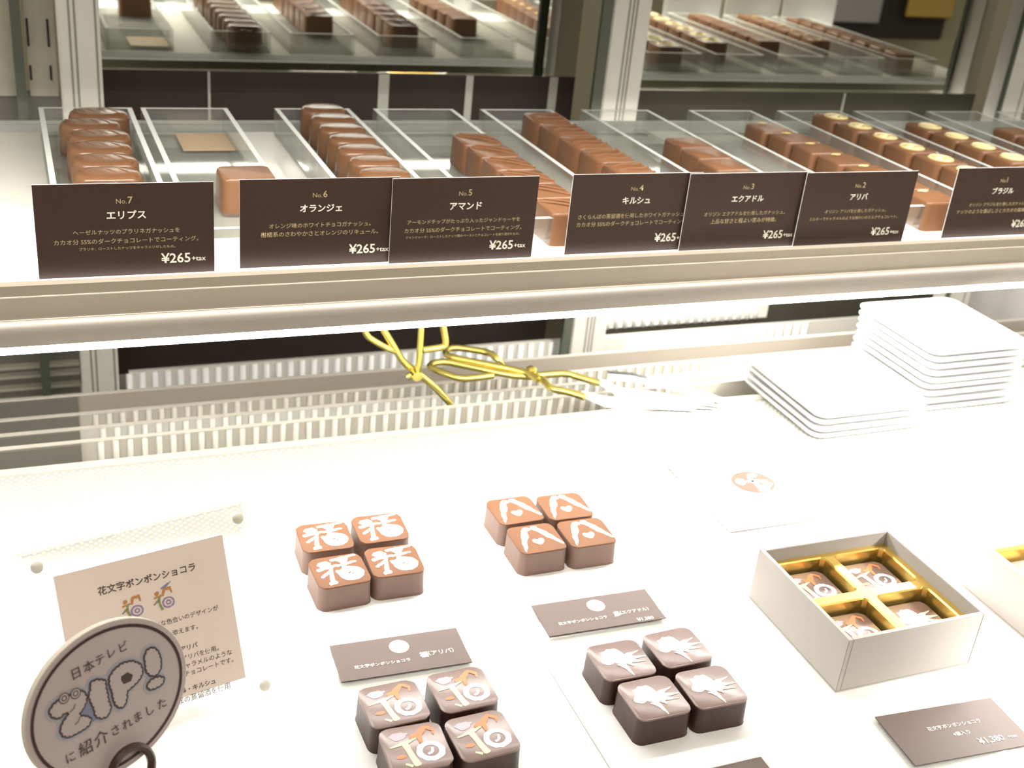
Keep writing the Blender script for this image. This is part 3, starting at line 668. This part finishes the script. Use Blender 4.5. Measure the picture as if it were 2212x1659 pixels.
# ---------------------------------------------------------------- round sign on a wire clip
Uz, Wz = Vector((.866, .5, 0)), Vector((-.1294, .2241, .9659)); O_ = Vector((.0140, .385, Z(-.3247)))
zr = empty('round_sign', (.0140, .385, Z(-.3995)), 0, 'oval grey pink board sign reading 日本テレビ ZIP! に紹介されました in a wire clip', 'sign')
FZ = frame(O_-Vector(zr.location), Uz, Wz); mm = .001
E0 = (2.0*mm, -3.4*mm)
def elc(a, b, n=56): return [(E0[0]+x, E0[1]+y) for x, y in oval(a*mm, b*mm, n)]
bm = bmesh.new(); loft(bm, [(elc(35.8, 31.3), -.0028, 1), (elc(35.8, 31.3), -.0002, 1), (elc(35.5, 31.0), 0, 1)], mis=[1, 1]); 
for f in bm.faces:
    if len(f.verts) > 4: f.material_index = 0
bmesh.ops.transform(bm, matrix=FZ, verts=bm.verts); fin('board', bm, ['sign', 'signedge'], zr)
link('border_line', poly_mesh([elc(33.6, 29.0), elc(32.3, 27.7)], z=.0002, mtx=FZ), 'ring', zr)
ZP = {'Z': [(-22.5,5.1),(-19.9,7.0),(-17.2,7.1),(-11.8,6.7),(-8.4,6.1),(-7.3,3.1),(-8.3,0.8),(-10.1,-1.0),(-11.8,-1.6),(-11.7,-3.4),(-9.7,-4.3),(-7.6,-6.5),(-9.1,-8.5),(-12.0,-8.8),(-17.1,-8.7),(-19.5,-7.3),(-20.2,-4.5),(-18.7,-2.2),(-16.8,-0.9),(-14.9,0.5),(-17.3,1.8),(-19.5,0.7),(-21.8,2.4)],
'I': [(-4.4,7.5),(-1.7,7.3),(1.5,5.2),(0.9,2.6),(1.0,-0.6),(0.7,-3.4),(1.2,-6.5),(-1.0,-9.0),(-3.4,-8.5),(-5.4,-6.5),(-5.3,-2.9),(-5.9,-0.1),(-6.2,2.9),(-4.7,4.9)],
'P': [(3.7,5.6),(6.2,7.5),(10.2,8.3),(14.2,7.1),(17.3,4.2),(17.6,0.7),(15.6,-1.5),(12.3,-2.7),(9.1,-3.4),(8.4,-6.4),(7.1,-8.5),(5.3,-8.8),(3.7,-6.7),(3.2,-3.5),(3.5,-0.4),(3.0,2.7)],
'E': [(20.0,6.1),(21.8,8.5),(24.4,8.0),(26.0,5.5),(26.4,1.6),(25.6,-1.8),(23.4,-3.6),(21.0,-2.7),(19.4,0.2),(19.8,3.3)],
'D': [(18.4,-6.0),(20.5,-4.6),(24.0,-5.0),(26.2,-6.8),(24.9,-8.6),(21.8,-8.7),(18.9,-7.9)]}
PH = [(8.2, 3.6), (11.3, 4.0), (13.3, 1.7), (12.0, -.4), (8.6, -.1), (7.9, 2.2)]
def grow(P, d, scal=0):
    """offset a polygon outwards by d mm, with scalloped cloud edge"""
    n = len(P); area_ = sum(P[i][0]*P[(i+1) % n][1]-P[(i+1) % n][0]*P[i][1] for i in range(n)); sg_ = 1 if area_ > 0 else -1
    Q = []
    for i in range(n):                                   # resample
        a, b = Vector(P[i]), Vector(P[(i+1) % n]); k = max(1, int((b-a).length/.45))
        for j in range(k): Q.append(a.lerp(b, j/k))
    for _ in range(3): Q = [(Q[i-1]+Q[i]*2+Q[(i+1) % len(Q)])/4 for i in range(len(Q))]
    out = []; s = 0
    for i in range(len(Q)):
        t = (Q[(i+1) % len(Q)]-Q[i-1]).normalized(); nn = Vector((t.y, -t.x))*sg_; s += (Q[i]-Q[i-1]).length
        e = d+(scal*abs(math.sin(s*math.pi/1.9)) if scal else 0); p = Q[i]+nn*e; out.append((p.x*mm, p.y*mm))
    return out
link('blue_backing', join_meshes([poly_mesh([grow(P, 1.9)], z=.00015+i*.00001, mtx=FZ) for i, P in enumerate(ZP.values())], 'b'), 'blueink_soft', zr)  # printed blue border behind the logo letters
link('outline', join_meshes([poly_mesh([grow(P, 1.05)], z=.00025+i*.00001, mtx=FZ) for i, P in enumerate(ZP.values())]+[poly_mesh([[(x*mm, y*mm) for x, y in ((-7.3,2.3),(-5.2,-1.0),(-4.9,-8.3),(-7.5,-8.0),(-11.0,-4.1),(-11.7,-2.5),(-9.7,-0.9))]], z=.00024, mtx=FZ)], 'o'), 'blueink', zr)
link('outline_dark', join_meshes([poly_mesh([grow(P, .55, .35)], z=.00035+i*.00001, mtx=FZ) for i, P in enumerate(ZP.values())], 'o2'), 'inkp', zr)
link('logo_letters', join_meshes([poly_mesh([grow(P, -.35, .55)]+([[(x*mm, y*mm) for x, y in PH[::-1]]] if k == 'P' else []), z=.00045+i*.00001, mtx=FZ) for i, (k, P) in enumerate(ZP.items())], 'l'), 'sign', zr)
ey = []
for cx, cy in ((-16.0, 7.2), (-11.2, 6.7)):
    ey.append(None) if False else None
    link('eye_disc', poly_mesh([[((cx+x)*mm, (cy+y)*mm) for x, y in oval(2.2, 2.2, 18)]], z=.00056, mtx=FZ), 'sign', zr)
    for a, b in ((2.2, 1.8), (1.2, .75)):
        P = [((cx+x)*mm, (cy+y)*mm) for x, y in oval(a, a, 16)]; Q = [((cx+x)*mm, (cy+y)*mm) for x, y in oval(b, b, 16)]
        ey.append(poly_mesh([P, Q], z=.0006, mtx=FZ))
ey.append(poly_mesh([[(x*mm, y*mm) for x, y in stroke([(-12.4, 2.8), (-13.2, 1.4), (-15.2, .6)], .35)]], z=.0006, mtx=FZ))
ey.append(poly_mesh([[(x*mm, y*mm) for x, y in stroke([(-11.8, -3.2), (-12.6, -4.6), (-14.4, -5.2)], .35)]], z=.0006, mtx=FZ))
link('logo_marks', join_meshes(ey, 'e'), 'inkp', zr)
tt = [text_mesh(c, size=.0050 if c in '日本' else .0046, x=x*mm, y=y*mm, z=.0003, mtx=FZ, bold=.008) for c, (x, y) in zip('日本テレビ', [(-9.0, 14.2), (-3.5, 14.2), (1.5, 14.6), (6.8, 15.0), (12.1, 14.8)])]
tt += [text_mesh(c, size=(.0064 if c in '紹介' else .0048), x=x*mm, y=y*mm, z=.0003, mtx=FZ, bold=.006) for c, (x, y) in zip('に紹介されました', [(-18.9, -17.0), (-12.3, -16.8), (-5.3, -16.6), (1.1, -16.6), (6.5, -16.8), (11.6, -16.5), (17.3, -16.6), (23.0, -16.8)])]
link('lettering', join_meshes(tt, 'tt'), 'inkp', zr)
bm = bmesh.new()
rg = [FZ @ Vector((2.4*mm+9.2*mm*math.cos(a), -35.0*mm+9.6*mm*math.sin(a), .0030)) for a in [2*math.pi*i/30 for i in range(30)]]
tube(bm, rg, .0018, 8, True)
p0 = FZ @ Vector((4.2*mm, -44.1*mm, 0)); tube(bm, smoothpath([rg[22], p0+Vector((0, 0, -.004)), (p0.x, p0.y, .004)], 1), .0013, 8)
fin('wire_clip', bm, 'wire', zr, smooth=True)['label'] = 'dark brown wire ring clip'
bm = bmesh.new(); P = oval(.016, .016, 28); loft(bm, [(P, 0, 1), (P, .004, 1), (P, .005, .95)]); bmesh.ops.translate(bm, vec=(p0.x, p0.y, 0), verts=bm.verts); fin('clip_base', bm, 'wire', zr, smooth=True)

# ---------------------------------------------------------------- gift boxes
def gift_box(x0, y0, label, inner, zb=-.396, W_=.0905, L_=.0850, H_=.0338):
    r = empty('gift_box', (x0+W_/2, y0+L_/2, Z(zb)), 0, label, 'box', 'open white gift boxes with four bonbons')
    t = .0028; hx, hy = W_/2, L_/2
    bm = bmesh.new(); bx(bm, -hx, hx, -hy, hy, 0, .001); fin('base', bm, 'boxwhite', r)
    for a, b, c, d in ((-hx, -hx+t, -hy, hy), (hx-t, hx, -hy, hy), (-hx+t, hx-t, -hy, -hy+t), (-hx+t, hx-t, hy-t, hy)):
        bm = bmesh.new(); bx(bm, a, b, c, d, .001, H_, 0, .0003); fin('side', bm, 'boxwhite', r)
    # gold insert: a plate with four rounded pockets
    zi = H_-.0085; zp = .0030; px, py = .0180, .0170; pts = []
    bm = bmesh.new(); cs = [(-.0208, -.0200), (.0208, -.0200), (-.0208, .0200), (.0208, .0200)]
    xs = [-hx+t, 0, hx-t]; ys = [-hy+t, 0, hy-t]
    for i in range(2):
        for j in range(2):
            cx, cy = cs[j*2+i]; P = rrect(px, py, .0035, 4); n = len(P); q = n//4
            top = [bm.verts.new((cx+x, cy+y, zi)) for x, y in P]; mid = [bm.verts.new((cx+x*.97, cy+y*.97, zi-.001)) for x, y in P]; bot = [bm.verts.new((cx+x*.92, cy+y*.92, zp)) for x, y in P]
            for k in range(n): bm.faces.new((top[k], top[(k+1) % n], mid[(k+1) % n], mid[k])); bm.faces.new((mid[k], mid[(k+1) % n], bot[(k+1) % n], bot[k]))
            bm.faces.new(bot)
            C4 = [bm.verts.new((xs[i+1], ys[j+1], zi)), bm.verts.new((xs[i], ys[j+1], zi)), bm.verts.new((xs[i], ys[j], zi)), bm.verts.new((xs[i+1], ys[j], zi))]
            for s_ in range(4):
                for k in range(q-1): bm.faces.new((C4[s_], top[s_*q+k], top[s_*q+k+1]))
                bm.faces.new((C4[s_], top[s_*q+q-1], top[((s_+1)*q) % n], C4[(s_+1) % 4]))
    fin('gold_insert', bm, 'goldfoil', r)['label'] = 'gold foil insert with four pockets'
    for k, (cx, cy) in enumerate(cs):
        pr = protoC if inner[k] == 'c' else protoB
        copy_tree(pr, (x0+W_/2+cx, y0+L_/2+cy, Z(zb)+zp+.0002), '%s bonbon in the %s pocket of the %s gift box' % ('coloured' if inner[k] == 'c' else 'bird print', POS[(k+2) % 4], 'left' if x0 < .45 else 'right, cut off'), 0, 'bonbons in the gift boxes')
    return r
gift_box(.3705, .3740, 'white gift box with a gold insert, open in front of the plates', 'cbcc')
gift_box(.5080, .3520, 'white gift box cut by the right picture edge, open', 'cccc')

# white card with a round brown seal print
wb = empty('seal_card', (.446, .570, Z(-.400)), 0, 'white card lying on the mat with a round brown seal print', 'card')
bm = bmesh.new(); bx(bm, -.046, .046, -.043, .043, 0, .0030, 0, .0006); fin('sheet', bm, 'white', wb)
cc = G(1627, 1041, -.3968); sx_, sy_ = cc.x-.446, cc.y-.570
polys = [oval(.0155, .0142, 26)]
M['sealp'] = mat('brown_seal_print', (.165, .100, .078), .6, spec=.1)
link('seal_print', poly_mesh([[(x+sx_, y+sy_) for x, y in polys[0]]], z=.0032), 'sealp', wb)
link('seal_pattern', join_meshes([poly_mesh([[(x*.0145+sx_, y*.0135+sy_) for x, y in P]], z=.0034) for P in (blob(-.6, .15, .24, .3, .2), stroke([(-.3, .1), (.35, .05)], .2, .05), stroke([(0, .45), (.05, -.4)], .2, .05), blob(.25, .55, .25, .18, .2), blob(.5, -.1, .2, .16, .2), stroke([(-.1, -.6), (.5, -.55), (.8, -.3)], .22, .05), blob(.1, -.85, .3, .12, .2))], 's'), 'icing', wb)

# ---------------------------------------------------------------- stacks of square plates
def plate_proto(W_, label, group):
    bm = bmesh.new(); P = rrect(W_/2, W_/2, .010, 5); h = .0052
    loft(bm, [(P, 0, .90), (P, .0010, .95), (P, h-.0018, .995), (P, h-.0004, 1.0), (P, h, .985), (P, h-.0006, .955), (P, .0022, .84)], cap0=True, cap1=True)
    o = fin('square_plate', bm, 'white', None, smooth=True); return tag(o, label, 'plate', group)
def stack(x0, y0, W_, n, pitch, name, z0=-.400):
    p = None; group = 'plates of the %s stack' % name
    for i in range(n):
        j = (random.uniform(-.0012, .0012), random.uniform(-.0012, .0012)); loc = (x0+W_/2+j[0], y0+W_/2+j[1], Z(z0)+i*pitch)
        pos = 'topmost of' if i == n-1 else ('lowest of' if i == 0 else ORD[n-1-i]+' from the top of')
        lab = 'square white plate, %s the %s stack' % (pos, name)
        if p is None: p = plate_proto(W_, lab, group); o = p
        else: o = p.copy(); C.objects.link(o); o['label'] = lab
        o.location = loc; o.rotation_euler.z = random.uniform(-.012, .012)
stack(.5290, .6210, .1050, 4, .0054, 'low left')
stack(.6450, .6440, .1010, 9, .0061, 'tall right')

# ---------------------------------------------------------------- tongs
def q6(x, y): return 740+x/3.687, 680+y/3.687
def pv(y, *p): return [V(*q6(*q), y) for q in p]
def pg(z, *p): return [G(*q6(*q[:2]), (q[2] if len(q) > 2 else z)) for q in p]
ta = empty('gold_tongs', (.262, .745, Z(-.405)), 0, 'gold scissor tongs standing upright behind the deck', 'tongs')
def tb(bm, pts, r, par, it=2): tube(bm, [p-Vector(par.location) for p in smoothpath(pts, it)], r, 10)
bm = bmesh.new()
tb(bm, pv(.745, (290, 60), (395, 230), (485, 385), (600, 462), (740, 580), (800, 645), (860, 712)), .0026, ta, 1)
a1 = pv(.745, (110, -60), (150, 60), (195, 165), (230, 195), (350, 262), (420, 290)); tb(bm, a1, 0.0024, ta, 1)
fin('left_arm', bm, 'goldwire', ta, smooth=True)
bm = bmesh.new()
tb(bm, pv(.742, (632, -80), (628, 60), (615, 300), (606, 430), (560, 475), (510, 500)), .0024, ta, 1)
tb(bm, pv(.742, (770, -80), (800, 80), (826, 235), (800, 258), (640, 280)), .0026, ta, 1)
fin('right_arm', bm, 'goldwire', ta, smooth=True)
bm = bmesh.new(); P = oval(.0038, .0038, 14); loft(bm, [(P, 0, 1), (P, .007, 1)]); pp = V(*q6(575, 462), .741)-Vector(ta.location)
bmesh.ops.rotate(bm, matrix=Matrix.Rotation(math.pi/2, 3, 'X'), verts=bm.verts); bmesh.ops.translate(bm, vec=pp, verts=bm.verts); fin('pivot', bm, 'goldwire', ta, smooth=True)
tg = empty('gold_tongs', (.33, .74, Z(-.402)), 0, 'gold scissor tongs with white tips lying behind the deck', 'tongs')
bm = bmesh.new(); z1 = -.393
tb(bm, pg(z1, (1560, 520), (1500, 480), (1420, 450), (1100, 385), (850, 335), (815, 300), (850, 265), (930, 262), (1170, 300), (1225, 345), (1275, 400, -.400)), .0027, tg, 1)
tb(bm, pg(z1, (1500, 480), (1600, 520), (1660, 590), (1800, 615), (1930, 655)), .0028, tg, 1)
fin('upper_arm', bm, 'goldwire', tg, smooth=True)
bm = bmesh.new(); z1 = -.396
tb(bm, pg(z1, (1520, 495), (1340, 485), (1050, 420), (820, 372), (720, 385), (690, 412), (740, 440), (940, 515), (1080, 500), (1195, 484)), .0027, tg, 1)
tb(bm, pg(z1, (1500, 490), (1620, 478), (1780, 466), (1900, 500), (2050, 545)), .0028, tg, 1)
fin('lower_arm', bm, 'goldwire', tg, smooth=True)
bm = bmesh.new(); P = oval(.0042, .0042, 14); loft(bm, [(P, 0, 1), (P, .006, 1), (P, .0072, .6)]); bmesh.ops.translate(bm, vec=G(*q6(1500, 480), -.397)-Vector(tg.location), verts=bm.verts); fin('pivot', bm, 'goldwire', tg, smooth=True)
def blade(name, pts, hw, th, par, m):
    bm = bmesh.new(); pts = [p-Vector(par.location) for p in pts]; R = []
    for i, p in enumerate(pts):
        d = (pts[min(i+1, len(pts)-1)]-pts[max(i-1, 0)]).normalized(); nn = Vector((-d.y, d.x, 0)).normalized(); w_ = hw[i]
        R.append([bm.verts.new(p+nn*w_), bm.verts.new(p+nn*w_*.6+Vector((0, 0, th))), bm.verts.new(p-nn*w_*.6+Vector((0, 0, th))), bm.verts.new(p-nn*w_)])
    for A_, B_ in zip(R, R[1:]):
        for k in range(4): bm.faces.new((A_[k], A_[(k+1) % 4], B_[(k+1) % 4], B_[k]))
    bm.faces.new(R[0][::-1]); bm.faces.new(R[-1]); o = fin(name, bm, m, par, smooth=False); return o
blade('tip', pg(-.398, (1900, 640), (2100, 700), (2400, 712), (2800, 745)), [.003, .008, .008, .004], .003, tg, 'steel')
blade('tip', pg(-.397, (2040, 540), (2200, 620), (2500, 660), (2950, 720)), [.003, .006, .006, .004], .003, tg, 'steel')
ts = empty('white_tongs', (.42, .74, Z(-.401)), 0, 'white and steel serving tongs lying right of the gold tongs', 'tongs')
blade('arm', pg(-.397, (2250, 500), (2420, 530), (2750, 610), (3080, 715)), [.004, .0045, .004, .002], .003, ts, 'steel')
blade('grip', pg(-.396, (2110, 490), (2300, 505), (2420, 535)), [.006, .0058, .0048], .0035, ts, 'steelgrey')
blade('arm', pg(-.398, (2350, 700), (2650, 715), (2980, 742)), [.003, .004, .002], .002, ts, 'steelgrey')

# ---------------------------------------------------------------- things of the shop seen in the right mirror
def far(name, x, y, z, sx, sy, sz, m, label, cat):
    return tag(box(name, x-sx/2, x+sx/2, y-sy/2, y+sy/2, z, z+sz, m, None, .004), label, cat)
far('counter_front', 1.90, -.03, .20, 1.30, .05, .80, 'olive', 'olive front of the opposite counter, seen in the right mirror', 'counter')
far('dark_cloth', 1.62, .03, Z(-.345), .32, .03, .18, 'cloth', 'dark cloth over the opposite counter, seen in the right mirror', 'cloth')
far('grey_sheet', 1.54, .052, Z(-.315), .13, .004, .13, 'grey', 'pale grey sheet before the dark cloth, seen in the right mirror', 'paper')
far('mustard_board', 1.72, .056, Z(-.300), .12, .006, .10, 'mustard', 'mustard yellow board beside the grey sheet, seen in the right mirror', 'board')
bm = bmesh.new(); P = rrect(.022, .012, .008, 4); loft(bm, [(P, 0, .9), (P, .004, 1), (P, .045, 1), (P, .058, .85), (P, .064, .5)])
tag(fin('black_pouch', bm, 'cloth', None, (1.052, .912, Z(-.2398)), True), 'small black pouch at the right end of the shelf, seen in the mirror', 'pouch')
